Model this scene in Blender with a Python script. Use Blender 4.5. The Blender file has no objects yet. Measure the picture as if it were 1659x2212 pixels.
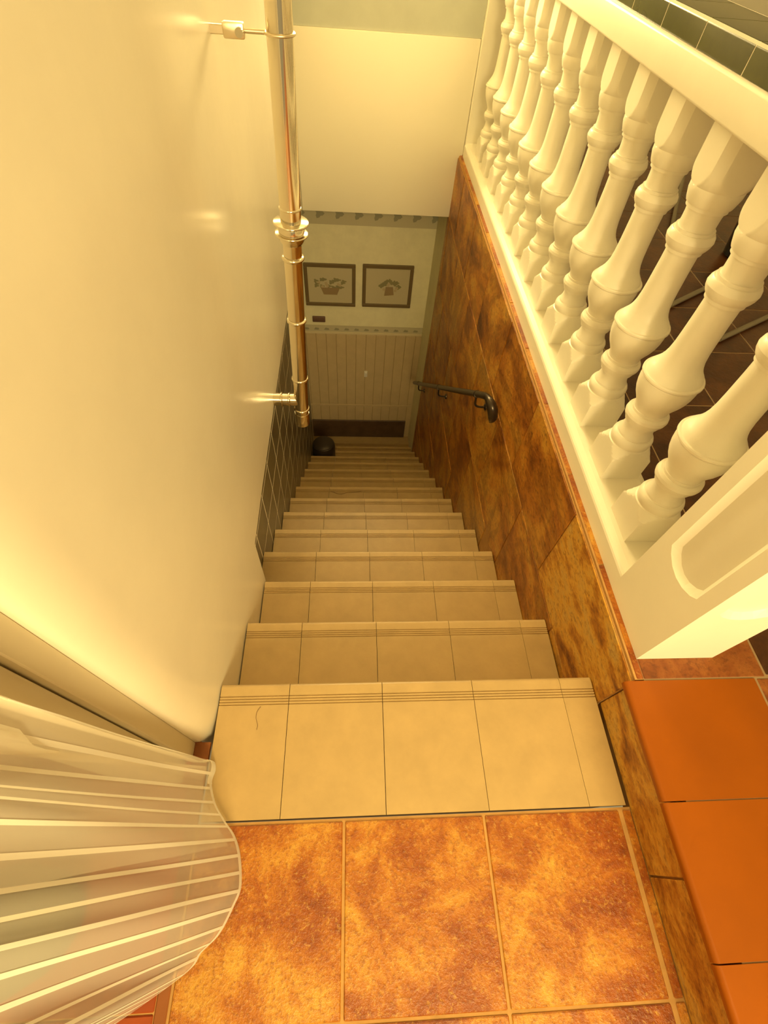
import bpy, bmesh, math, random
from mathutils import Vector, Matrix
random.seed(7)
scene = bpy.context.scene
COL = scene.collection

# ------------------------------------------------------------------ camera
F_PX = 1019.75
cam_data = bpy.data.cameras.new('camera')
cam_data.sensor_fit = 'HORIZONTAL'; cam_data.sensor_width = 36.0
cam_data.lens = F_PX / 1659.0 * 36.0
cam_data.clip_start = 0.02; cam_data.clip_end = 100
cam = bpy.data.objects.new('camera', cam_data); COL.objects.link(cam)
RX = Vector((0.99766739, -0.03650004, 0.05768478))
UX = Vector((-0.00349797, 0.81659605, 0.57719897))
FX = Vector((0.06817295, 0.57605437, -0.81456357))
cam.matrix_world = Matrix(((RX.x, UX.x, -FX.x, -0.08455), (RX.y, UX.y, -FX.y, -0.36955),
                           (RX.z, UX.z, -FX.z, 1.32957), (0, 0, 0, 1)))
scene.camera = cam

# ------------------------------------------------------------------ light
world = bpy.data.worlds.new('room_light'); scene.world = world; world.use_nodes = True
bg = world.node_tree.nodes['Background']
bg.inputs[0].default_value = (1.0, 0.75, 0.34, 1); bg.inputs[1].default_value = 0.28
def area(name, loc, target, sx, sy, power, color):
    l = bpy.data.lights.new(name, 'AREA'); l.shape = 'RECTANGLE'; l.size = sx; l.size_y = sy
    l.energy = power; l.color = color
    o = bpy.data.objects.new(name, l); COL.objects.link(o); o.location = loc
    o.rotation_euler = (Vector(target) - Vector(loc)).to_track_quat('-Z', 'Y').to_euler()
    return o
area('window_light', (0.0, 3.60, 1.56), (0.2, 0.6, 0.6), 1.3, 0.46, 105, (1.0, 0.77, 0.36))
area('lamp_light', (0.50, -2.25, 1.80), (0.0, 1.4, 0.2), 0.9, 0.9, 88, (1.0, 0.77, 0.35))
vs = scene.view_settings
vs.view_transform = 'Standard'; vs.look = 'None'; vs.gamma = 1.0; vs.use_curve_mapping = False
vs.exposure = 0.36

# ------------------------------------------------------------------ helpers
def link(o, parent=None):
    COL.objects.link(o)
    if parent is not None: o.parent = parent
    return o
def mesh_from(name, verts, faces, mat=None, smooth=False):
    me = bpy.data.meshes.new(name); me.from_pydata([tuple(v) for v in verts], [], faces); me.update()
    if mat: me.materials.append(mat)
    if smooth:
        for p in me.polygons: p.use_smooth = True
    return me
def fix_normals(me):
    bm = bmesh.new(); bm.from_mesh(me); bmesh.ops.recalc_face_normals(bm, faces=bm.faces); bm.to_mesh(me); bm.free()
def obj(name, me, parent=None, loc=(0, 0, 0), rot=(0, 0, 0)):
    o = bpy.data.objects.new(name, me); o.location = loc; o.rotation_euler = rot
    return link(o, parent)
def box_mesh(name, x0, x1, y0, y1, z0, z1, mat, bevel=0.0, seg=1):
    v = [(x, y, z) for x in (x0, x1) for y in (y0, y1) for z in (z0, z1)]
    f = [(0, 1, 3, 2), (4, 6, 7, 5), (0, 4, 5, 1), (2, 3, 7, 6), (0, 2, 6, 4), (1, 5, 7, 3)]
    me = mesh_from(name, v, f, mat)
    bm = bmesh.new(); bm.from_mesh(me)
    bmesh.ops.recalc_face_normals(bm, faces=bm.faces)
    if bevel > 0:
        bmesh.ops.bevel(bm, geom=bm.edges[:], offset=bevel, segments=seg, profile=0.5, affect='EDGES')
        if seg > 1:
            for fc in bm.faces: fc.smooth = True
    bm.to_mesh(me); bm.free()
    if bevel > 0 and seg > 1: me.set_sharp_from_angle(angle=math.radians(40))
    return me
def box(name, x0, x1, y0, y1, z0, z1, mat, parent=None, bevel=0.0, seg=1):
    return obj(name, box_mesh(name, x0, x1, y0, y1, z0, z1, mat, bevel, seg), parent)
def tile(name, sx, sy, sz, mat, bevel=0.0015, cache={}):
    """box centred on the origin; alike sizes share one mesh"""
    k = (name, round(sx, 4), round(sy, 4), round(sz, 4), mat.name)
    if k not in cache:
        cache[k] = box_mesh(name, -sx/2, sx/2, -sy/2, sy/2, -sz/2, sz/2, mat, bevel)
    return cache[k]
def put_tile(name, x0, x1, y0, y1, z0, z1, mat, parent, bevel=0.0015):
    me = tile(name, x1-x0, y1-y0, z1-z0, mat, bevel)
    return obj(name, me, parent, ((x0+x1)/2, (y0+y1)/2, (z0+z1)/2))
def tube_mesh(name, pts, rad, mat, seg=16, cap=True):
    pts = [Vector(p) for p in pts]; n = len(pts)
    rads = rad if isinstance(rad, (list, tuple)) else [rad]*n
    verts = []; faces = []; up = None
    for i, p in enumerate(pts):
        t = (pts[min(i+1, n-1)] - pts[max(i-1, 0)]).normalized()
        if up is None:
            up = Vector((0, 0, 1)) if abs(t.z) < .9 else Vector((1, 0, 0))
        a = (up - t*up.dot(t)).normalized(); up = a; b = t.cross(a)
        for s in range(seg):
            th = 2*math.pi*s/seg
            verts.append(p + (a*math.cos(th) + b*math.sin(th))*rads[i])
    for i in range(n-1):
        for s in range(seg):
            s2 = (s+1) % seg
            faces.append((i*seg+s, i*seg+s2, (i+1)*seg+s2, (i+1)*seg+s))
    if cap:
        faces.append(tuple(range(seg))[::-1]); faces.append(tuple((n-1)*seg+s for s in range(seg)))
    me = mesh_from(name, verts, faces, mat, True); fix_normals(me)
    me.set_sharp_from_angle(angle=math.radians(50))
    return me
def smooth_path(pts, k=6):
    pts = [Vector(p) for p in pts]; out = []
    P = [pts[0]*2-pts[1]] + pts + [pts[-1]*2-pts[-2]]
    for i in range(1, len(P)-2):
        for j in range(k):
            t = j/k
            out.append(0.5*((2*P[i]) + (P[i+1]-P[i-1])*t + (2*P[i-1]-5*P[i]+4*P[i+1]-P[i+2])*t*t
                            + (3*P[i]-P[i-1]-3*P[i+1]+P[i+2])*t**3))
    out.append(pts[-1]); return out
def lathe_mesh(name, prof, mat, seg=48, smooth_angle=35):
    """prof: (z, R, half) - cross-section is the circle R cut by the square of half-width half"""
    verts = []; faces = []
    for q in prof:
        z, R = q[0], q[1]; half = q[2] if len(q) > 2 else 9
        for s in range(seg):
            th = 2*math.pi*s/seg; c, d = math.cos(th), math.sin(th)
            r = min(R, half/max(abs(c), abs(d)))
            verts.append((r*c, r*d, z))
    n = len(prof)
    for i in range(n-1):
        for s in range(seg):
            s2 = (s+1) % seg
            faces.append((i*seg+s, i*seg+s2, (i+1)*seg+s2, (i+1)*seg+s))
    faces.append(tuple(range(seg))[::-1]); faces.append(tuple((n-1)*seg+s for s in range(seg)))
    me = mesh_from(name, verts, faces, mat, True)
    me.set_sharp_from_angle(angle=math.radians(smooth_angle))
    return me
def extrude_profile(name, prof, x0, x1, mat, axis='X'):
    """closed profile [(y,z)] extruded along X, or [(x,z)] along Y"""
    n = len(prof); verts = []
    for e in (x0, x1):
        for a, b in prof: verts.append((e, a, b) if axis == 'X' else (a, e, b))
    faces = [(i, (i+1) % n, n+(i+1) % n, n+i) for i in range(n)]
    faces += [tuple(range(n)), tuple(range(2*n-1, n-1, -1))]
    me = mesh_from(name, verts, faces, mat); fix_normals(me)
    return me
def thing(name, label, cat, loc=(0, 0, 0), group=None):
    o = bpy.data.objects.new(name, None); o.location = loc; o.empty_display_size = .05; link(o)
    return tag(o, label, cat, group)
def tag(o, label, cat, group=None):
    o['label'] = label; o['category'] = cat
    if group: o['group'] = group
    return o
def struct(o, label=None, cat=None):
    o['kind'] = 'structure'
    if label: o['label'] = label
    if cat: o['category'] = cat
    return o

# ------------------------------------------------------------------ materials
def mat_base(name):
    m = bpy.data.materials.new(name); m.use_nodes = True
    nt = m.node_tree; return m, nt, nt.nodes['Principled BSDF']
def ramp(nt, stops):
    r = nt.nodes.new('ShaderNodeValToRGB'); e = r.color_ramp.elements
    e[0].position, e[0].color = stops[0][0], (*stops[0][1], 1)
    e[1].position, e[1].color = stops[-1][0], (*stops[-1][1], 1)
    for p, c in stops[1:-1]:
        x = e.new(p); x.color = (*c, 1)
    return r
def coords(nt, scale=(1, 1, 1), rnd=True):
    tc = nt.nodes.new('ShaderNodeTexCoord'); mp = nt.nodes.new('ShaderNodeMapping')
    mp.inputs['Scale'].default_value = scale
    nt.links.new(tc.outputs['Object'], mp.inputs['Vector'])
    if rnd:
        oi = nt.nodes.new('ShaderNodeObjectInfo'); mu = nt.nodes.new('ShaderNodeVectorMath'); mu.operation = 'SCALE'
        cb = nt.nodes.new('ShaderNodeCombineXYZ')
        for i in range(3): nt.links.new(oi.outputs['Random'], cb.inputs[i])
        nt.links.new(cb.outputs[0], mu.inputs[0]); mu.inputs['Scale'].default_value = 37.0
        nt.links.new(mu.outputs[0], mp.inputs['Location'])
    return mp
def noise(nt, vec, scale, detail=6, rough=.6, dist=0.0):
    n = nt.nodes.new('ShaderNodeTexNoise'); n.inputs['Scale'].default_value = scale
    n.inputs['Detail'].default_value = detail; n.inputs['Roughness'].default_value = rough
    n.inputs['Distortion'].default_value = dist
    nt.links.new(vec.outputs[0], n.inputs['Vector']); return n
def mixc(nt, a, b, fac, mode='MIX'):
    m = nt.nodes.new('ShaderNodeMix'); m.data_type = 'RGBA'; m.blend_type = mode
    for sock, v in ((m.inputs[6], a), (m.inputs[7], b)):
        if isinstance(v, tuple): sock.default_value = (*v, 1)
        else: nt.links.new(v, sock)
    if isinstance(fac, float): m.inputs[0].default_value = fac
    else: nt.links.new(fac, m.inputs[0])
    return m.outputs[2]
def bump(nt, bsdf, h, strength, dist=0.01):
    b = nt.nodes.new('ShaderNodeBump'); b.inputs['Strength'].default_value = strength
    b.inputs['Distance'].default_value = dist
    nt.links.new(h, b.inputs['Height']); nt.links.new(b.outputs[0], bsdf.inputs['Normal'])
def plain(name, color, rough=.5, metal=0.0, spec=.5, var=0.0, vscale=6, bmp=0.0, bscale=30, coat=0.0):
    m, nt, b = mat_base(name)
    b.inputs['Base Color'].default_value = (*color, 1); b.inputs['Roughness'].default_value = rough
    b.inputs['Metallic'].default_value = metal; b.inputs['Specular IOR Level'].default_value = spec
    b.inputs['Coat Weight'].default_value = coat
    if var or bmp:
        v = coords(nt)
        if var:
            n = noise(nt, v, vscale)
            r = ramp(nt, [(.3, tuple(c*(1-var) for c in color)), (.7, tuple(min(1, c*(1+var)) for c in color))])
            nt.links.new(n.outputs[0], r.inputs[0]); nt.links.new(r.outputs[0], b.inputs['Base Color'])
        if bmp:
            n2 = noise(nt, v, bscale, 4); bump(nt, b, n2.outputs[0], bmp)
    return m
def mottled(name, stops, scale, sp_dark, rough=.45, stretch=(1, 1, 1), fine=70, dist=.6, bmp=.35, spec=.5, light=None, vein=0.0):
    m, nt, b = mat_base(name)
    v = coords(nt, stretch)
    n1 = noise(nt, v, scale, 5, .55, dist); n2 = noise(nt, v, fine, 4, .7); n3 = noise(nt, v, scale*3.3, 6, .7, .4)
    ad = nt.nodes.new('ShaderNodeMath'); ad.operation = 'MULTIPLY_ADD'
    nt.links.new(n3.outputs[0], ad.inputs[0]); ad.inputs[1].default_value = .55
    mu = nt.nodes.new('ShaderNodeMath'); mu.operation = 'MULTIPLY'; mu.inputs[1].default_value = .62
    nt.links.new(n1.outputs[0], mu.inputs[0]); nt.links.new(mu.outputs[0], ad.inputs[2])
    r = ramp(nt, stops); nt.links.new(ad.outputs[0], r.inputs[0])
    r2 = ramp(nt, [(.50, (0, 0, 0)), (.66, (1, 1, 1))]); nt.links.new(n2.outputs[0], r2.inputs[0])
    c = r.outputs[0]
    if light:
        r3 = ramp(nt, [(.54, (0, 0, 0)), (.68, (.65, .65, .65))])
        n4 = noise(nt, v, fine*.75, 5, .8, .1); nt.links.new(n4.outputs[0], r3.inputs[0])
        c = mixc(nt, c, light, r3.outputs[0])
    f = nt.nodes.new('ShaderNodeMath'); f.operation = 'MULTIPLY'; f.inputs[1].default_value = .55
    nt.links.new(r2.outputs[0], f.inputs[0])
    c = mixc(nt, c, sp_dark, f.outputs[0])
    if vein:
        n5 = noise(nt, v, scale*.75, 8, .62, 2.6)
        r5 = ramp(nt, [(.43, (0, 0, 0)), (.485, (vein, vein, vein)), (.50, (vein, vein, vein)), (.57, (0, 0, 0))])
        nt.links.new(n5.outputs[0], r5.inputs[0]); c = mixc(nt, c, tuple(q*.6 for q in sp_dark), r5.outputs[0])
    nt.links.new(c, b.inputs['Base Color'])
    b.inputs['Roughness'].default_value = rough; b.inputs['Specular IOR Level'].default_value = spec
    if bmp: bump(nt, b, n2.outputs[0], bmp, .004)
    return m

M = {}
M['plaster'] = plain('glossy_cream_plaster', (.77, .715, .57), .24, spec=.55, var=.035, vscale=3, bmp=.05, bscale=7)
M['parapet'] = plain('cream_wall_paint', (.86, .81, .65), .55, bmp=.03, bscale=40)
M['white'] = plain('white_masonry_paint', (.92, .88, .74), .36, spec=.5, var=.02, bmp=.04, bscale=60)
M['tread'] = plain('cream_stair_tile', (.455, .315, .137), .42, var=.07, vscale=14, bmp=.03, bscale=90)
M['grout'] = plain('tan_grout', (.46, .25, .075), .85, var=.12, vscale=25)
M['grout_dark'] = plain('dark_tread_grout', (.30, .20, .10), .85)
M['grout_white'] = plain('white_grout', (.85, .80, .66), .8)
M['rustfloor'] = mottled('rust_floor_tile', [(.43, (.15, .026, .001)), (.54, (.29, .068, .003)), (.62, (.42, .140, .009)), (.72, (.58, .29, .035))],
                         3.2, (.16, .034, .002), .36, fine=130, dist=.3, bmp=.6, light=(.62, .36, .07))
M['slate'] = mottled('rust_slate_wall_tile', [(.40, (.08, .024, .004)), (.50, (.29, .092, .010)), (.58, (.48, .185, .019)), (.67, (.58, .29, .04)), (.78, (.36, .20, .05))],
                     2.1, (.10, .03, .005), .38, stretch=(1, .6, 1.0), fine=75, dist=1.8, bmp=.7, vein=.38)
M['slatenear'] = mottled('ochre_slate_riser_tile', [(.43, (.16, .045, .004)), (.53, (.44, .17, .013)), (.62, (.66, .34, .045)), (.74, (.56, .35, .09))],
                         5, (.16, .05, .006), .42, stretch=(1, .7, 1.4), fine=80, dist=1.4, bmp=.6)
M['terracotta'] = plain('glazed_orange_terracotta', (.275, .068, .0008), .34, spec=.3, var=.10, vscale=4, bmp=.02, bscale=20)
M['redtile'] = plain('red_brown_tile', (.30, .055, .008), .42, var=.15, vscale=8)
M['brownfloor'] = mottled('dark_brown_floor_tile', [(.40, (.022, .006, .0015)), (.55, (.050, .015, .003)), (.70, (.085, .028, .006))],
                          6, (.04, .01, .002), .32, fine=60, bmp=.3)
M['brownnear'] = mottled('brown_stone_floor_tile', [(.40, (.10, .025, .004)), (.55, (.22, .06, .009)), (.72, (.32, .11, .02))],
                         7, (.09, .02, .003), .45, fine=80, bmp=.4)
M['greenwall'] = plain('dark_green_glazed_wall_tile', (.12, .105, .058), .30, var=.2, vscale=5)
M['greencap'] = plain('bottle_green_glazed_tile', (.060, .062, .014), .16, spec=.4, var=.2, vscale=6)
M['steel'] = plain('polished_flue_steel', (.80, .74, .60), .13, metal=1.0)
M['steel_dull'] = plain('brushed_bracket_steel', (.78, .68, .50), .35, metal=1.0)
M['iron'] = plain('dark_bronze_iron', (.050, .036, .024), .28, metal=.6, spec=.6)
M['wallpaper'] = plain('pale_blue_grey_wallpaper', (.84, .79, .54), .7, var=.05, vscale=12)
M['upperpaper'] = plain('blue_grey_upper_wall_paint', (.50, .52, .44), .7, var=.04, vscale=8)
M['border'] = plain('wallpaper_border_band', (.58, .53, .36), .7)
M['motif'] = plain('wallpaper_border_motif', (.34, .32, .22), .7)
M['wainscot'] = plain('tan_wainscot_board', (.60, .47, .27), .6, var=.06, vscale=10)
M['railwhite'] = plain('pale_dado_rail', (.72, .62, .40), .5)
M['darkbase'] = plain('dark_brown_baseboard_tile', (.10, .055, .028), .4, var=.3, vscale=8)
M['frame'] = plain('dark_brown_picture_frame', (.17, .12, .055), .45)
M['paper'] = plain('beige_picture_paper', (.56, .50, .33), .7)
M['leaf'] = plain('printed_olive_leaf', (.27, .25, .13), .7)
M['petal'] = plain('printed_pale_petal', (.50, .40, .24), .7)
M['basket'] = plain('printed_brown_basket', (.32, .23, .12), .7)
M['plaque'] = plain('brown_plaque', (.16, .085, .055), .5)
M['switch'] = plain('white_switch_plastic', (.80, .76, .66), .4)
M['dark_pot'] = plain('blackened_metal_pot', (.040, .028, .020), .35, metal=.3)
M['black'] = plain('black_gloss_plastic', (.012, .011, .010), .2)
M['greyfabric'] = plain('grey_green_glaze', (.085, .090, .050), .7, var=.2)
M['hair'] = plain('brown_hair', (.16, .08, .03), .6)
M['framepaint'] = plain('grey_beige_door_frame_paint', (.62, .55, .39), .5)
M['brownpaint'] = plain('reddish_brown_skirting_tile', (.26, .085, .022), .35, var=.08)

def sheer(name, color, alpha):
    m, nt, b = mat_base(name); nt.nodes.remove(b)
    out = nt.nodes['Material Output']
    tr = nt.nodes.new('ShaderNodeBsdfTransparent'); tr.inputs[0].default_value = (1, .98, .94, 1)
    df = nt.nodes.new('ShaderNodeBsdfDiffuse'); df.inputs[0].default_value = (*color, 1)
    tl = nt.nodes.new('ShaderNodeBsdfTranslucent'); tl.inputs[0].default_value = (*color, 1)
    m1 = nt.nodes.new('ShaderNodeMixShader'); m1.inputs[0].default_value = .45
    nt.links.new(df.outputs[0], m1.inputs[1]); nt.links.new(tl.outputs[0], m1.inputs[2])
    m2 = nt.nodes.new('ShaderNodeMixShader'); m2.inputs[0].default_value = alpha
    nt.links.new(tr.outputs[0], m2.inputs[1]); nt.links.new(m1.outputs[0], m2.inputs[2])
    nt.links.new(m2.outputs[0], out.inputs[0]); return m
M['sheer'] = sheer('sheer_white_voile', (.92, .88, .76), .43)
M['band'] = sheer('woven_white_band', (.95, .92, .82), .95)

# ------------------------------------------------------------------ dimensions
G, R_ = 0.2584, 0.2033          # going, rise
H = R_                          # height of the upper floor above the stair landing
XL, XT, XR = -.435, -.495, .600  # plaster wall, recessed tiled wall, rust wall
YB = 3.25                       # parapet plane
YP = 3.728                      # picture wall
ZC = -.165                      # underside of the upper floor
ZF = -14*R_                     # lower floor

# ------------------------------------------------------------------ setting: walls
wl_v = [(XL, -.141), (XL, .535), (XL, YB)]
wall_left = bpy.data.objects.new('wall_left', None); link(wall_left)
struct(wall_left, 'glossy cream plaster wall on the left with tiled recess below', 'wall')
# plaster: L-shaped profile in Y,Z extruded in X, near vertical corner rounded
prof = [(-.141, 2.5), (-.141, -.9), (.520, -.9), (.541, -.16), (.80, -.150), (1.3, -.155), (2.2, -.150), (YB+.12, -.160), (YB+.12, 2.5)]
me = extrude_profile('plaster', prof, -.62, XL, M['plaster'])
bm = bmesh.new(); bm.from_mesh(me)
ed = [e for e in bm.edges if all(abs(v.co.x-XL) < 1e-5 for v in e.verts) and all(abs(v.co.y+.141) < 1e-4 for v in e.verts)]
bmesh.ops.bevel(bm, geom=ed, offset=.034, segments=10, profile=.5, affect='EDGES')
for v_ in bm.verts:
    if v_.co.x > XL-.036 and v_.co.y < -.10: v_.co.y = -.141+(v_.co.y+.141)*2.6
bm.to_mesh(me); bm.free()
for p_ in me.polygons: p_.use_smooth = True
me.set_sharp_from_angle(angle=math.radians(35))
obj('plaster', me, wall_left)
box('tile_backing', -.62, XT-.0006, .50, YB+.0, -3.0, -.14, M['grout_white'], wall_left)
ty0, tp = .745-.2075*2, .2075
tz0, tq = -.435+.198*2, .198
for i in range(15):
    for j in range(15):
        y0 = max(ty0+i*tp, .505); y1 = min(ty0+(i+1)*tp, YB); z1 = min(tz0-j*tq, -.142); z0 = tz0-(j+1)*tq
        if y1-y0 < .02 or z1-z0 < .01: continue
        if z1 < -(max(0, y0)/G + 1.2)*R_: continue
        if z0 < -3.0: continue
        put_tile('wall_tile', XT-.010, XT, y0+.004, y1-.004, z0+.004, z1-.004, M['greenwall'], wall_left, .0012)

wall_right = bpy.data.objects.new('wall_right', None); link(wall_right)
struct(wall_right, 'stair wall of rust brown slate tiles on the right', 'wall')
box('tile_backing', XR-.0022, XR+.02, -.07, 3.30, -3.0, H-.012, M['grout'], wall_right)
rows = [(H-.012, -.170), (-.170, -.650), (-.650, -1.130), (-1.130, -1.610), (-1.610, -2.090), (-2.090, -2.570), (-2.570, -2.95)]
for j, (z1, z0) in enumerate(rows):
    off = .43 if j % 2 == 0 else .711
    for k in range(-3, 8):
        y0 = max(off+.5*k, -.07); y1 = min(off+.5*(k+1), 3.30)
        if y1-y0 < .02: continue
        if z1 < -(max(0, y0)/G + 1.3)*R_: continue
        near = y1 < .45 and j == 0
        dx = random.uniform(-.0015, .0015)
        put_tile('wall_tile', XR-.0045+dx, XR+.008+dx, y0+.0020, y1-.0020, z0+.0020, z1-.0020,
                 M['slatenear'] if near else M['slate'], wall_right, .002)
# skirting strip beside the landing (riser of the raised floor)
for (y0, y1) in ((-.45, -.07), (-.95, -.45), (-1.45, -.95)):
    put_tile('riser_tile', XR, XR+.010, y0+.002, y1-.002, 0.0, H-.022, M['slatenear'], wall_right, .0015)
box('riser_backing', XR+.008, XR+.06, -1.6, -.068, -.05, H-.02, M['grout'], wall_right)
# narrow trim of tile edges along the top of the wall
ys = [-.066, .25, .58, .905, 1.23, 1.555, 1.88, 2.205, 2.53, 2.855, 3.18, 3.30]
for a, b in zip(ys[:-1], ys[1:]):
    put_tile('edge_tile', XR+.006, .622, a+.0025, b-.0025, H-.012, H, M['rustfloor'], wall_right, .0012)
box('edge_grout', XR+.0005, .640, -.066, 3.30, H-.0135, H-.0025, M['grout'], wall_right)

# far wall of the lower hall, side walls, ceiling and parapet
wall_far = box('wall_far', -1.5, 1.2, YP, YP+.1, ZF-.05, 2.6, M['wallpaper'])
struct(wall_far, 'pale blue grey papered wall at the foot of the stairs', 'wall')
bp_ = box('border_strip', -1.5, 1.2, YP-.002, YP, -.455, -.30, M['border'], wall_far)
for k in range(9):
    x = -.66+.155*k
    c = []
    for s in range(12):
        th = 2*math.pi*s/12; rr = .032*(1+.35*math.cos(3*th))
        c.append((rr*math.cos(th), 0, rr*math.sin(th)))
    me = mesh_from('border_motif', c, [tuple(range(12))], M['motif'])
    o = obj('border_motif', me, bp_, (x, YP-.0032, -.375))
bl = box('dado_border', -1.5, 1.2, YP-.003, YP, -1.425, -1.357, M['border'], wall_far)
for k in range(14):
    x = -.62+.096*k
    pts = [(-.026, -.012), (-.018, .002), (-.008, .014), (.004, .006), (.014, .010), (.026, -.008), (.012, -.014)]
    me = mesh_from('border_motif', [(a, 0, b) for a, b in pts], [tuple(range(len(pts)))], M['motif'])
    obj('border_motif', me, bl, (x, YP-.0042, -1.395))
box('dado_rail', -1.5, 1.2, YP-.010, YP, -1.447, -1.427, M['railwhite'], wall_far, .002)
box('wainscot_backing', -.93, 1.03, YP-.0045, YP-.0005, ZF, -1.449, M['basket'], wall_far)
for k in range(20):
    x = -.93+.098*k
    put_tile('wainscot_board', x+.0016, x+.0964, YP-.008, YP, ZF, -1.449, M['wainscot'], wall_far, .0025)
box('wainscot_rail', -.93, 1.03, YP-.011, YP-.001, -2.37, -2.345, M['wainscot'], wall_far, .002)
bb = box('baseboard_far', -1.2, .545, YP-.024, YP-.008, ZF, -2.580, M['darkbase'], None, .002)
struct(bb, 'dark brown tiled baseboard at the foot of the stairs', 'baseboard')
o = box('wall_right_lower', XR, XR+.06, 3.302, YP, ZF, ZC, M['wallpaper']); struct(o, 'short papered side wall past the rust tiles', 'wall')
o = box('wall_left_lower', -1.5, -1.4, YB, YP, ZF, ZC, M['wallpaper']); struct(o, 'papered side wall of the lower hall', 'wall')
o = box('wall_left_return', -1.5, -.63, YB-.05, YB, ZF, ZC, M['wallpaper']); struct(o, 'papered return wall of the lower hall', 'wall')
o = box('ceiling', -1.5, XR+.3, YB+.12, YP, ZC, ZC+.06, M['parapet']); struct(o, 'lower hall ceiling behind the cream parapet', 'ceiling')
o = box('ceiling_upper', -.62, 4.2, -3.2, YP+.1, 2.45, 2.55, M['parapet']); struct(o, 'upper room ceiling above the stairwell', 'ceiling')
o = box('wall_far_upper', XL+.002, .6225, YB+.010, YB+.10, .744, 1.30, M['upperpaper']); struct(o, 'blue grey papered wall panel above the cream parapet', 'wall')
o = box('wall_parapet', XL+.001, .622, YB, YB+.118, ZC, .743, M['parapet'], None, .004, 2); struct(o, 'plain cream parapet wall closing the stairwell', 'wall')
o = box('floor_lower', -1.5, XR+.1, 13*G+.02, YP+.05, ZF-.06, ZF-.001, M['tread']); struct(o, 'cream tiled floor at the foot of the stairs', 'floor')

# ------------------------------------------------------------------ setting: floors
floor = bpy.data.objects.new('floor', None); link(floor)
struct(floor, 'landing floor of mottled rust tiles at the top of the stairs', 'floor')
box('grout_bed', -.46, XR+.01, -1.7, -.3148, -.05, -.0035, M['grout'], floor)
g = .0065
xs = [(-.436, -.100), (-.100, .234), (.234, .572), (.577, XR)]
for ri, (y0, y1) in enumerate(((-.652, -.318), (-.986, -.652), (-1.32, -.986))):
    for ci, (x0, x1) in enumerate(xs):
        put_tile('floor_tile', x0+g/2, x1-(g/2 if ci != 3 else 0), y0+g/2, y1-g/2, -.012, 0, M['rustfloor'], floor, .002)
box('threshold_strip', -.462, -.4385, -1.7, -.20, -.012, .001, M['brownpaint'], floor, .002)
# reddish floor of the next room behind the curtain
box('next_room_bed', -2.4, -.462, -1.9, .3, -.05, -.003, M['grout'], floor)
for i in range(6):
    for j in range(6):
        x1 = -.464-i*.30; y1 = .28-j*.30-.6+.6
        put_tile('floor_tile', x1-.297, x1, -.62+.30*(j-3)+.0015, -.62+.30*(j-2)-.0015, -.012, 0, M['redtile'], floor, .002)
put_tile('skirting_tile', -.474, -.437, -.27, -.1415, -.012, .0015, M['brownpaint'], floor, .001)

floor_up = bpy.data.objects.new('floor_upper', None); link(floor_up)
struct(floor_up, 'raised room floor with orange edging tiles and dark brown tiles', 'floor')
box('grout_bed', XR+.022, 4.2, -1.7, 5.0, H-.06, H-.002, M['grout_dark'], floor_up)
# orange bull-nosed edge tiles
def bullnose(sy):
    w = .330; t = .022; r = .010
    pr_ = [(w, -t), (w, 0)]
    for a in range(7):
        th = math.pi/2+a*math.pi/12; pr_.append((r+r*math.cos(th), -r+r*math.sin(th)))
    pr_ += [(0, -t+.004), (.004, -t)]
    me = extrude_profile('edge_floor_tile', pr_, 0, sy, M['terracotta'], 'Y')
    for p_ in me.polygons: p_.use_smooth = True
    me.set_sharp_from_angle(angle=math.radians(35)); return me
bn = bullnose(.2475)
for k in range(6):
    obj('edge_floor_tile', bn, floor_up, (.572, -.0675-.25*(k+1)+.0012, H))
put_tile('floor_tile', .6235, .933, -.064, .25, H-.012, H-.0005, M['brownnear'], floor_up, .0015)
for j in range(-6, 0):
    for i in range(4):
        x0 = .907+.33*i if j < -0 else .937
        y1 = -.0675+.33*(j+1)
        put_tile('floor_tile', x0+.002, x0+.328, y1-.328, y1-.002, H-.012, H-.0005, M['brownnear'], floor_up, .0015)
for i in range(9):
    for j in range(15):
        x0 = .9365+.325*i; y0 = -.062+.3255*j
        if j == 0: y0b, y1b = -.062, .2635-.0
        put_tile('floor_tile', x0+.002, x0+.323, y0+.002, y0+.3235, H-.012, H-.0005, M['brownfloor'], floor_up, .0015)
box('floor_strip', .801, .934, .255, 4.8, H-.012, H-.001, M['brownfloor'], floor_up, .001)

o = box('wall_far_room', .83, 4.3, 4.86, 4.96, H-.01, 2.45, M['parapet']); struct(o, 'cream far wall of the upper room beyond the balustrade', 'wall')
o = box('wall_right_room', 4.2, 4.3, -1.7, 4.86, H-.01, 2.45, M['parapet']); struct(o, 'cream right wall of the upper room', 'wall')
# door frame strips at the curtain
tr = box('trim_1', -.60, -.475, -.180, -.1405, -.01, 2.5, M['framepaint'], None, .002); struct(tr, 'narrow cream door frame strip beside the sheer curtain', 'door frame')
tr = box('trim_2', -.60, -.488, -.230, -.183, -.01, 2.5, M['framepaint'], None, .004, 2); struct(tr, 'inner cream door frame moulding behind the sheer curtain', 'door frame')

# upper far wall with the window that lights the stairwell
box_w = [(-2.6, -.50, .2, 3.0), (1.0, 4.2, .2, 3.0)]
win = bpy.data.objects.new('window_1', None); link(win); struct(win, 'upper window in the far wall above the parapet', 'window')
for a in ((-.75, .75, 1.80, 1.86), (-.75, .75, 1.26, 1.32), (-.75, -.69, 1.32, 1.80), (.69, .75, 1.32, 1.80), (-.02, .02, 1.32, 1.80)):
    box('window_frame', a[0], a[1], YP-.04, YP, a[2], a[3], M['white'], win, .003)

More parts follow.
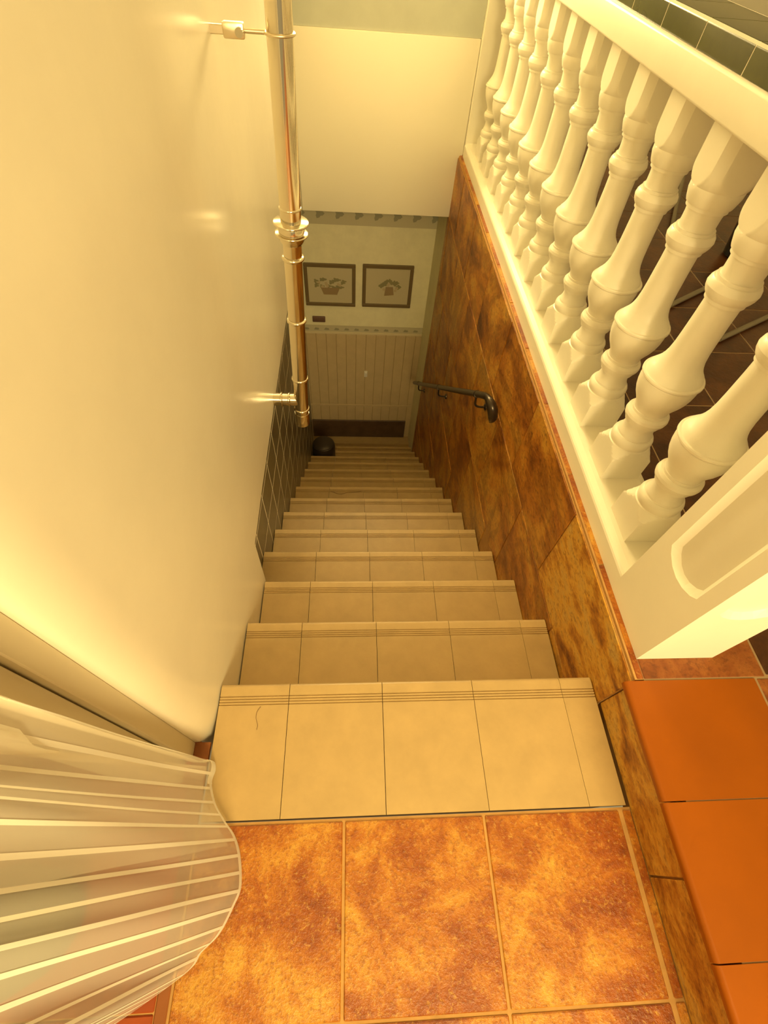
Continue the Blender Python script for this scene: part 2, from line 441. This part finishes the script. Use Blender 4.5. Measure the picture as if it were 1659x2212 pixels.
# ------------------------------------------------------------------ staircase
stairs = thing('staircase', 'long steep staircase of cream tiled treads going down', 'staircase', (0, 0, 0))
def tread_profile(depth):
    t = .030; pts = [(-depth, -t), (-depth, 0)]
    for gy in (-.054, -.047, -.040, -.033):
        pts += [(gy-.0017, 0), (gy-.0010, -.0024), (gy+.0010, -.0024), (gy+.0017, 0)]
    r = .010
    for a in range(6):
        th = math.pi/2-a*math.pi/10; pts.append((-r+r*math.cos(th), -r+r*math.sin(th)))
    pts += [(0, -t)]
    return pts
tcache = {}
for n in range(15):
    depth = .3120 if n == 0 else (G+.022 if n < 14 else .24)
    xl = XL+.003 if n <= 2 else XT+.002
    jx = [xl, -.25, 0, .25, .50, .592]
    y = n*G; z = -n*R_
    st = obj('step', box_mesh('step', XL+.002 if n < 3 else XT+.001, .594, y-(depth if n else .31)+.004, y-.018, z-R_ if n < 14 else z-.05, z-.029, M['grout_dark']), stairs)
    if n == 14:
        st.name = 'step'
    for x0, x1 in zip(jx[:-1], jx[1:]):
        gp = .0008 if x1 != .50 and x0 != .50 else .0005
        w = round(x1-x0-2*gp, 4); k = (w, round(depth, 4))
        if k not in tcache:
            tcache[k] = extrude_profile('tread_tile', tread_profile(depth-.001), 0, w, M['tread'])
        obj('tread_tile', tcache[k], st, (x0+gp, y, z))
    if n < 14:
        put_tile('riser_tile', xl, .592, y-.018, y-.010, z-R_+.002, z-.031, M['tread'], st, .001)

# ------------------------------------------------------------------ balustrade
bal = thing('balustrade', 'white masonry balustrade with turned balusters along the stairwell', 'balustrade', (.7125, 1.6, H))
def bpart(name, me, loc=(0, 0, 0), parent=None):
    o = obj(name, me, parent or bal)
    o.location = Vector(loc) - (Vector(bal.location) if parent is None else Vector((0, 0, 0)))
    return o
pp = [(.620, H)] + [(.620, .258), (.622, .264), (.627, .269), (.642, .2745), (.648, .275), (.777, .275), (.800, .262), (.805, .258), (.805, H)]
me = extrude_profile('plinth', pp, .180, YB-.02, M['white'], 'Y')
bpart('plinth', me)
BP = [(.275, .09, .0575), (.345, .09, .0575), (.352, .0813, .0575), (.360, .0745, .0575), (.368, .0680, .0575), (.376, .0625, .0575), (.384, .0578, .0575),
      (.386, .0545), (.391, .0560), (.398, .0570), (.405, .0565), (.411, .0540), (.415, .0500), (.4155, .0475), (.418, .0470), (.421, .0470), (.430, .0430), (.440, .0410), (.450, .0410),
      (.457, .0425), (.4575, .0465), (.463, .0470), (.4635, .0490), (.468, .0505), (.475, .0550), (.483, .0570), (.491, .0555), (.498, .0505), (.4985, .0475), (.505, .0470), (.5055, .0448), (.513, .0450),
      (.522, .0480), (.532, .0530), (.545, .0600), (.560, .0660), (.575, .0695), (.590, .0712), (.602, .0710), (.6055, .0690), (.6062, .0735), (.609, .0752), (.613, .0752), (.616, .0735), (.6166, .0690),
      (.626, .0655), (.634, .0590), (.643, .0530), (.654, .0480), (.668, .0440), (.690, .0412), (.720, .0398), (.770, .0385), (.808, .0382),
      (.8085, .0430), (.8165, .0435), (.817, .0455), (.822, .0490), (.829, .0525), (.838, .0545), (.847, .0525), (.853, .0485), (.8535, .0455), (.860, .0450), (.8605, .0410), (.870, .0400),
      (.888, .0405), (.900, .0420), (.9005, .0465), (.909, .0470), (.9095, .0505), (.914, .0525), (.922, .0550), (.932, .0580), (.942, .0585),
      (.944, .0580, .0575), (.947, .0600, .0575), (.951, .0625, .0575), (.957, .0650, .0575), (.964, .0672, .0575), (.972, .0685, .0575), (.982, .0690, .0575), (1.056, .0690, .0575)]
bal_me = lathe_mesh('baluster', [(q[0]-.275, *q[1:]) for q in BP], M['white'], 96, 23)
for k in range(13):
    bpart('baluster', bal_me, (.7125, .338+.2205*k, .2752))
rail = bpart('handrail_beam', box_mesh('handrail_beam', .620, .806, .184, YB+.0, 1.055, 1.121, M['white'], .006, 3))
# green glazed cap tiles lying on the beam
cap_prof = []
x0, x1, z0, z1, r = .633, .793, 1.1215, 1.168, .008
cap_prof = [(x0, z0), (x0, z1-r)] + [(x0+r-r*math.cos(a*math.pi/10), z1-r+r*math.sin(a*math.pi/10)) for a in range(1, 6)] + \
           [(x1-r+r*math.sin(a*math.pi/10), z1-r+r*math.cos(a*math.pi/10)) for a in range(0, 6)] + [(x1, z0)]
cap_me = extrude_profile('cap_tile', cap_prof, 0, .1962, M['greencap'], 'Y')
for p_ in cap_me.polygons: p_.use_smooth = True
cap_me.set_sharp_from_angle(angle=math.radians(35))
gb = obj('cap_grout', box_mesh('cap_grout', .6336, .7924, -.02, YB-.05, 1.1212, 1.1672, M['grout_white']), bal, -Vector(bal.location))
for k in range(-4, 12):
    bpart('cap_tile', cap_me, (0, .773+.2*k+.00125, 0))
# square newel with a sunk panel on each visible face
def newel(w, z0, z1, pz0, pz1):
    bm = bmesh.new()
    hw = w/2
    def loop(pts3): return [bm.verts.new(p) for p in pts3]
    def panel_pts(inset):
        a = .065-inset; out = []
        for sgn, zc in ((1, pz0+.030), (-1, pz1-.030)):
            pass
        b0, b1 = pz0+inset, pz1-inset
        out = [(-a, b0+.030), (-a*.78, b0+.016), (-a*.40, b0+.004), (0, b0), (a*.40, b0+.004), (a*.78, b0+.016), (a, b0+.030),
               (a, b1-.030), (a*.78, b1-.016), (a*.40, b1-.004), (0, b1), (-a*.40, b1-.004), (-a*.78, b1-.016), (-a, b1-.030)]
        return out
    for fi in range(4):
        rot = Matrix.Rotation(fi*math.pi/2, 3, 'Z')
        def P(u, z, d=0): return rot @ Vector((u, -hw+d, z))
        o_ = loop([P(-hw, z0), P(hw, z0), P(hw, z1), P(-hw, z1)])
        a_ = loop([P(u, z) for u, z in panel_pts(0)]); b_ = loop([P(u, z, .012) for u, z in panel_pts(.013)])
        edges = [bm.edges.new((o_[i], o_[(i+1) % 4])) for i in range(4)]
        n = len(a_); edges += [bm.edges.new((a_[i], a_[(i+1) % n])) for i in range(n)]
        bmesh.ops.triangle_fill(bm, use_beauty=True, use_dissolve=False, edges=edges)
        for i in range(n): bm.faces.new((a_[i], a_[(i+1) % n], b_[(i+1) % n], b_[i]))
        bm.faces.new(b_)
    bmesh.ops.remove_doubles(bm, verts=bm.verts, dist=1e-5)
    top = [v for v in bm.verts if abs(v.co.z-z1) < 1e-5]; top.sort(key=lambda v: math.atan2(v.co.y, v.co.x)); bm.faces.new(top)
    bmesh.ops.recalc_face_normals(bm, faces=bm.faces)
    me = bpy.data.meshes.new('newel_post'); bm.to_mesh(me); bm.free(); me.materials.append(M['white']); return me
nm = newel(.1975, 0, 1.121-H, .447-H, 1.02-H)
bpart('newel_post', nm, (.7185, .0825, H))
bpart('newel_post', box_mesh('newel_post', .6235, .82, YB-.02, YB+.17, H, 1.9, M['white'], .004))

# ------------------------------------------------------------------ flue pipe
flue = thing('flue_pipe', 'shiny steel flue pipe with ringed joints rising by the left wall', 'pipe', (-.318, 1.28, -.27))
A0, A1 = Vector((-.3185, 1.28, -.27)), Vector((-.262, 1.28, 1.15))
def ax(z): return A0 + (A1-A0)*((z+.27)/1.42)
def fl(name, me, parent=None):
    o = obj(name, me, parent or flue); o.location = -Vector(flue.location) if parent is None else (0, 0, 0); return o
fl('lower_pipe', tube_mesh('lower_pipe', [ax(-.255), ax(-.10), ax(.2), ax(.56)], .0312, M['steel'], 32))
fl('upper_pipe', tube_mesh('upper_pipe', [ax(.55), ax(.9), ax(1.4), ax(2.4)], .0335, M['steel'], 32))
def ring(z, r, t):
    pts = [ax(z-t), ax(z-t*.6), ax(z), ax(z+t*.6), ax(z+t)]
    return tube_mesh('joint_ring', pts, [r-.003, r-.0006, r, r-.0006, r-.003], M['steel'], 32)
for z, r, t in ((.612, .058, .0035), (.578, .055, .0035), (.50, .0385, .006), (.265, .0375, .006), (-.01, .0360, .006), (-.18, .0360, .006), (.655, .0365, .004)):
    fl('joint_ring', ring(z, r, t))
fl('collar', tube_mesh('collar', [ax(.548), ax(.56), ax(.60), ax(.612)], [.034, .041, .043, .036], M['steel'], 32))
fl('end_cap', tube_mesh('end_cap', [ax(-.275), ax(-.270), ax(-.21), ax(-.205)], [.024, .0335, .0335, .032], M['steel'], 32))
c = ax(-.130)
fl('side_branch', tube_mesh('side_branch', [c, c+Vector((-.05, 0, 0)), Vector((XL-.01, 1.28, -.130))], .0275, M['steel'], 24))
for dx, rr in ((-.052, .0325), (-.086, .0335)):
    fl('joint_ring', tube_mesh('joint_ring', [c+Vector((dx-.005, 0, 0)), c+Vector((dx-.002, 0, 0)), c+Vector((dx+.002, 0, 0)), c+Vector((dx+.005, 0, 0))], [.028, rr, rr, .028], M['steel'], 24))
# wall bracket
br = fl('wall_bracket', box_mesh('wall_bracket', -.404, -.352, 1.268, 1.292, 1.032, 1.062, M['steel_dull'], .004, 2))
o = obj('bracket_plate', box_mesh('bracket_plate', XL-.003, -.400, 1.274, 1.286, 1.038, 1.056, M['steel_dull'], .002), br)
o = obj('bracket_bolt', tube_mesh('bracket_bolt', [(-.362, 1.262, 1.047), (-.362, 1.254, 1.047)], .010, M['steel'], 12), br)
zc = 1.047; ctr = ax(zc)
pts = []
for s in range(25):
    th = 2*math.pi*s/24; pts.append(ctr+Vector((.036*math.cos(th), .036*math.sin(th), 0)))
o = obj('pipe_clamp', tube_mesh('pipe_clamp', pts, .0035, M['steel_dull'], 8, False), br)
o = obj('clamp_arm', tube_mesh('clamp_arm', [(-.352, 1.28, 1.047), ctr+Vector((-.035, 0, 0))], .005, M['steel_dull'], 10), br)

# ------------------------------------------------------------------ stair handrail on the rust wall
hr = thing('stair_handrail', 'dark bronze metal handrail fixed on the rust tiled wall', 'handrail', (.6, 1.3, -.2))
def hp(name, me, parent=None):
    o = obj(name, me, parent or hr); o.location = -Vector(hr.location) if parent is None else (0, 0, 0); return o
hp('rail', tube_mesh('rail', [(.532, 1.36, -.150), (.532, 2.2, -.811), (.532, 3.37, -1.732)], .0165, M['iron'], 20))
hp('rail_scroll', tube_mesh('rail_scroll', smooth_path([(.532, 1.38, -.166), (.532, 1.33, -.128), (.534, 1.288, -.103), (.541, 1.250, -.100), (.552, 1.228, -.122), (.562, 1.224, -.160), (.566, 1.236, -.200), (.566, 1.250, -.222)], 6),
   [.0165]*14+[.017, .018, .019, .020, .021, .0225, .0235, .0240, .0245, .0245, .0245, .0245, .0245, .024, .023, .0225, .022, .021, .0195, .0175, .015, .012, .0095, .008, .0065, .005, .004, .003, .002][:29], M['iron'], 20))
for y in (1.44, 2.28, 3.12):
    z = -.166-(y-1.38)*.787
    b_ = hp('bracket', tube_mesh('bracket', smooth_path([(.534, y, z-.012), (.535, y, z-.040), (.537, y-.002, z-.062), (.546, y-.004, z-.074), (.565, y-.006, z-.078), (.598, y-.006, z-.078)], 5), .0055, M['iron'], 10))
    obj('bracket_collar', tube_mesh('bracket_collar', [(.532, y-.012, z+.0094), (.532, y-.006, z+.0047), (.532, y+.006, z-.0047), (.532, y+.012, z-.0094)], [.0175, .0195, .0195, .0175], M['iron'], 16), b_)
    obj('wall_rose', tube_mesh('wall_rose', [(.600, y-.006, z-.078), (.590, y-.006, z-.078), (.586, y-.006, z-.078)], [.019, .018, .010], M['iron'], 16), b_)
o = hp('end_bracket', tube_mesh('end_bracket', [(.532, 3.37, -1.732), (.56, 3.385, -1.745), (.600, 3.39, -1.75)], .013, M['iron'], 14))

# ------------------------------------------------------------------ things on the far wall
def picture(name, label, x0, x1, z0, z1, kind):
    t = thing(name, label, 'picture', ((x0+x1)/2, YP, z0), 'pair of framed flower prints')
    lx, lz = (x1-x0)/2, z1-z0
    w = .030
    for a in ((-lx, lx, 0, w), (-lx, lx, lz-w, lz), (-lx, -lx+w, w, lz-w), (lx-w, lx, w, lz-w)):
        obj('frame_bar', box_mesh('frame_bar', a[0], a[1], -.024, 0, a[2], a[3], M['frame'], .004), t)
    pr_ = obj('print', box_mesh('print', -lx+w-.002, lx-w+.002, -.010, -.001, w-.002, lz-w+.002, M['paper']), t)
    rnd = random.Random(3 if kind else 5)
    cx, cz = 0, lz*.50
    def blob(nm, x, z, rx, rz, m, dy, lobes=5, amp=.2):
        c = []
        for s in range(14):
            th = 2*math.pi*s/14; q = 1+amp*math.cos(lobes*th)
            c.append((x+rx*q*math.cos(th), 0, z+rz*q*math.sin(th)))
        obj(nm, mesh_from(nm, c, [tuple(range(14))], m), pr_, (0, -.0105-dy, 0))
    if kind == 0:
        for i in range(20):
            a = rnd.uniform(-.125, .125); blob('leaf', cx+a, cz+rnd.uniform(-.03, .065)*(1-abs(a)*2.0), .020, .013, M['leaf'], .0002+.0001*i, 3, .35)
        obj('basket', mesh_from('basket', [(cx-.085, 0, cz-.02), (cx+.085, 0, cz-.02), (cx+.060, 0, cz-.085), (cx-.060, 0, cz-.085)], [(0, 1, 2, 3)], M['basket']), pr_, (0, -.0130, 0))
        for i in range(8):
            blob('petal', cx+rnd.uniform(-.10, .11), cz+rnd.uniform(-.015, .045), .013, .012, M['petal'], .003+.0001*i, 5, .25)
    else:
        for i in range(16):
            th = math.pi*(i/15); blob('leaf', cx+.020+.085*math.cos(th)+rnd.uniform(-.02, .02), cz-.01+.055*math.sin(th)+rnd.uniform(-.015, .015), .020, .015, M['leaf'], .0002+.0001*i, 4, .3)
        obj('basket', mesh_from('basket', [(cx-.015, 0, cz), (cx+.050, 0, cz), (cx+.062, 0, cz-.075), (cx-.025, 0, cz-.085)], [(0, 1, 2, 3)], M['basket']), pr_, (0, -.0130, 0))
        for i in range(5):
            blob('petal', cx+rnd.uniform(-.05, .09), cz+rnd.uniform(-.04, .03), .014, .013, M['petal'], .003+.0001*i, 5, .25)
    return t
picture('picture_frame', 'left dark framed flower basket print on the far wall', -.508, -.058, -1.150, -.765, 0)
picture('picture_frame', 'right dark framed posy print on the far wall', .004, .450, -1.146, -.757, 1)
t = thing('wall_plaque', 'small brown rounded plaque below the left picture', 'plaque', (-.401, YP, -1.322))
obj('plate', box_mesh('plate', -.060, .060, -.016, -.001, 0, .059, M['plaque'], .006, 3), t)
obj('plate_face', box_mesh('plate_face', -.050, .050, -.0185, -.014, .009, .050, M['plaque'], .002, 2), t)
t = thing('light_switch', 'small white switch on the wainscot at the stair foot', 'switch', (.0585, YP-.008, -1.952))
obj('switch_plate', box_mesh('switch_plate', -.0165, .0165, -.008, 0, 0, .077, M['switch'], .002, 2), t)
obj('rocker', box_mesh('rocker', -.009, .009, -.012, -.007, .020, .058, M['switch'], .0015, 2), t)

# dark pot on the stairs
t = thing('metal_pot', 'dark metal pot with a ring handle on a lower step', 'pot', (-.372, 2.972, -12*R_))
obj('body', lathe_mesh('body', [(0, .100), (.006, .112), (.05, .116), (.19, .116), (.225, .112), (.240, .106), (.246, .095)], M['dark_pot'], 40), t)
obj('lid', lathe_mesh('lid', [(.244, .100), (.250, .098), (.262, .070), (.268, .030), (.270, .005)], M['dark_pot'], 40), t)
pts = [(.062*math.cos(2*math.pi*s/24), -.122+.008*math.sin(2*math.pi*s/24), .085+.050*math.sin(2*math.pi*s/24)) for s in range(25)]
h_ = obj('ring_handle', tube_mesh('ring_handle', pts, .007, M['iron'], 10, False), t)
obj('handle_boss', tube_mesh('handle_boss', [(0, -.112, .137), (0, -.128, .137)], .012, M['iron'], 12), h_)

# ------------------------------------------------------------------ sheer curtain
hem = [(-.474, -.187), (-.445, -.190), (-.421, -.188), (-.413, -.206), (-.417, -.233), (-.402, -.276), (-.372, -.313), (-.348, -.340), (-.331, -.378),
       (-.3205, -.431), (-.333, -.465), (-.356, -.508), (-.386, -.534), (-.400, -.554), (-.449, -.585), (-.503, -.614), (-.560, -.642), (-.62, -.668), (-.70, -.700)]
hp_ = smooth_path([(a, b, 0) for a, b in hem], 10)
L = [0]
for a, b in zip(hp_[:-1], hp_[1:]): L.append(L[-1]+(b-a).length)
def at(s):
    for i in range(len(L)-1):
        if L[i+1] >= s:
            k = (s-L[i])/max(1e-9, L[i+1]-L[i]); return hp_[i].lerp(hp_[i+1], k)
    return hp_[-1]
TOT = L[-1]
def cpos(s, z):
    p = at(s); zz = max(0, z-.015)
    w = min(1, zz/1.5); w = 1-(1-w)**1.35
    fold = math.sin(s*2*math.pi/.155+.6)
    topx = -.468 + .028*fold
    x = p.x*(1-w)+topx*w
    mid = math.exp(-((zz-.45)/.30)**2)
    x += .007*math.sin(s*2*math.pi/.118+zz*4.0)*mid
    y = p.y*(1-w) + (-.43+(p.y+.43)*.68)*w + (.012*math.sin(s*2*math.pi/.155)*w)
    return Vector((x, y, z))
curtain = thing('curtain', 'sheer white striped curtain hanging in the doorway at left', 'curtain', (-.42, -.40, 0))
def cgrid(name, s0, s1, ns, z0, z1, nz, mat, off=0.0):
    verts = []; faces = []
    for j in range(nz+1):
        z = z0+(z1-z0)*(j/nz)
        for i in range(ns+1):
            s = s0+(s1-s0)*i/ns
            q = cpos(s, z)
            if off:
                d = cpos(min(TOT, s+.003), z)-cpos(max(0, s-.003), z); nrm = Vector((-d.y, d.x, 0)).normalized()
                q = q+nrm*off
            verts.append(q-Vector(curtain.location))
    for j in range(nz):
        for i in range(ns):
            a = j*(ns+1)+i; faces.append((a, a+1, a+ns+2, a+ns+1))
    return mesh_from(name, verts, faces, mat, True)
obj('voile', cgrid('voile', 0, TOT, 170, .012, 2.2, 60, M['sheer']), curtain)
lining = cgrid('voile_layer', .02, TOT*.30, 70, .030, 2.2, 60, M['sheer'], -.012)
for v_ in lining.vertices:
    zz = v_.co.z; v_.co.x -= .020*math.sin(zz*2.4)+.012*math.sin(v_.co.y*38+zz*5)*min(1, zz*2); v_.co.y -= .045*min(1, zz/1.0)
obj('voile_layer', lining, curtain)
obj('hem_fold', cgrid('hem_fold', 0, .105, 24, .011, .046, 3, M['band'], .0016), curtain)
obj('hem_band', cgrid('hem_band', 0, TOT, 170, .010, .030, 2, M['band'], .0009), curtain)
obj('side_hem', cgrid('side_hem', 0.0, .030, 6, .012, 2.2, 50, M['band'], .0009), curtain)
s = .048
while s < TOT-.01:
    obj('stripe', cgrid('stripe', s, s+.0062, 1, .028, 2.2, 60, M['band'], .0010), curtain); s += .0315

# vase standing behind the curtain
t = thing('floor_vase', 'blurred grey green vase standing behind the sheer curtain', 'vase', (-.70, -.47, .001))
obj('vase_body', lathe_mesh('vase_body', [(0, .055), (.01, .065), (.08, .088), (.18, .098), (.27, .082), (.34, .050), (.40, .036), (.46, .040), (.47, .046)], M['greyfabric'], 32), t)
obj('vase_rim', lathe_mesh('vase_rim', [(.462, .040), (.468, .050), (.476, .050), (.480, .042)], M['greyfabric'], 32), t)

# ------------------------------------------------------------------ things in the room beyond the balusters
t = thing('metal_stand', 'thin tubular metal stand on the dark floor behind the balusters', 'stand', (1.7, 1.9, H))
M['stand'] = plain('dull_grey_stand_tube', (.20, .17, .12), .5, metal=.5)
def sp(name, pts, r): obj(name, tube_mesh(name, [Vector(p)-Vector((1.7, 1.9, H)) for p in pts], r, M['stand'], 12), t)
sp('floor_bar', [(1.33, 1.555, H+.012), (2.20, 2.128, H+.012)], .011)
sp('floor_bar', [(1.45, 1.311, H+.012), (2.28, 1.79, H+.012)], .011)
sp('leg', [(1.672, 2.36, H+.010), (1.80, 2.62, H+.02), (1.99, 3.01, H+.06)], .011)
sp('upright', [(2.19, 2.12, H+.012), (2.30, 2.0, .9)], .011)
sp('upright', [(2.27, 1.785, H+.012), (2.32, 1.9, .9)], .011)
t = thing('black_bucket', 'black shiny bucket on the dark tiled floor behind the balusters', 'bucket', (1.93, 2.06, H))
obj('bucket_body', lathe_mesh('bucket_body', [(0, .085), (.006, .092), (.16, .110), (.165, .114), (.172, .114), (.174, .106), (.02, .088)], M['black'], 32), t)
pts = [(.114*math.cos(math.pi*s/16), .02*math.sin(math.pi*s/16), .165+.075*math.sin(math.pi*s/16)) for s in range(17)]
obj('bucket_handle', tube_mesh('bucket_handle', pts, .004, M['steel'], 8), t)

# loose hairs lying on the treads
o = obj('hair_strand', tube_mesh('hair_strand', smooth_path([(-.322, -.060, .0012), (-.330, -.072, .0010), (-.331, -.088, .0010), (-.325, -.104, .0010), (-.326, -.116, .0010)], 6), .0005, M['hair'], 6))
tag(o, 'fine dark hair lying on the topmost cream tread', 'hair')
z = -7*R_
o = obj('hair_strand', tube_mesh('hair_strand', smooth_path([(-.235, 7*G-.05, z+.0015), (-.17, 7*G-.075, z+.0015), (-.12, 7*G-.06, z+.0015), (-.05, 7*G-.055, z+.0015), (-.015, 7*G-.045, z+.0015)], 6), .0011, M['hair'], 6))
tag(o, 'long dark thread lying on a tread halfway down', 'thread')
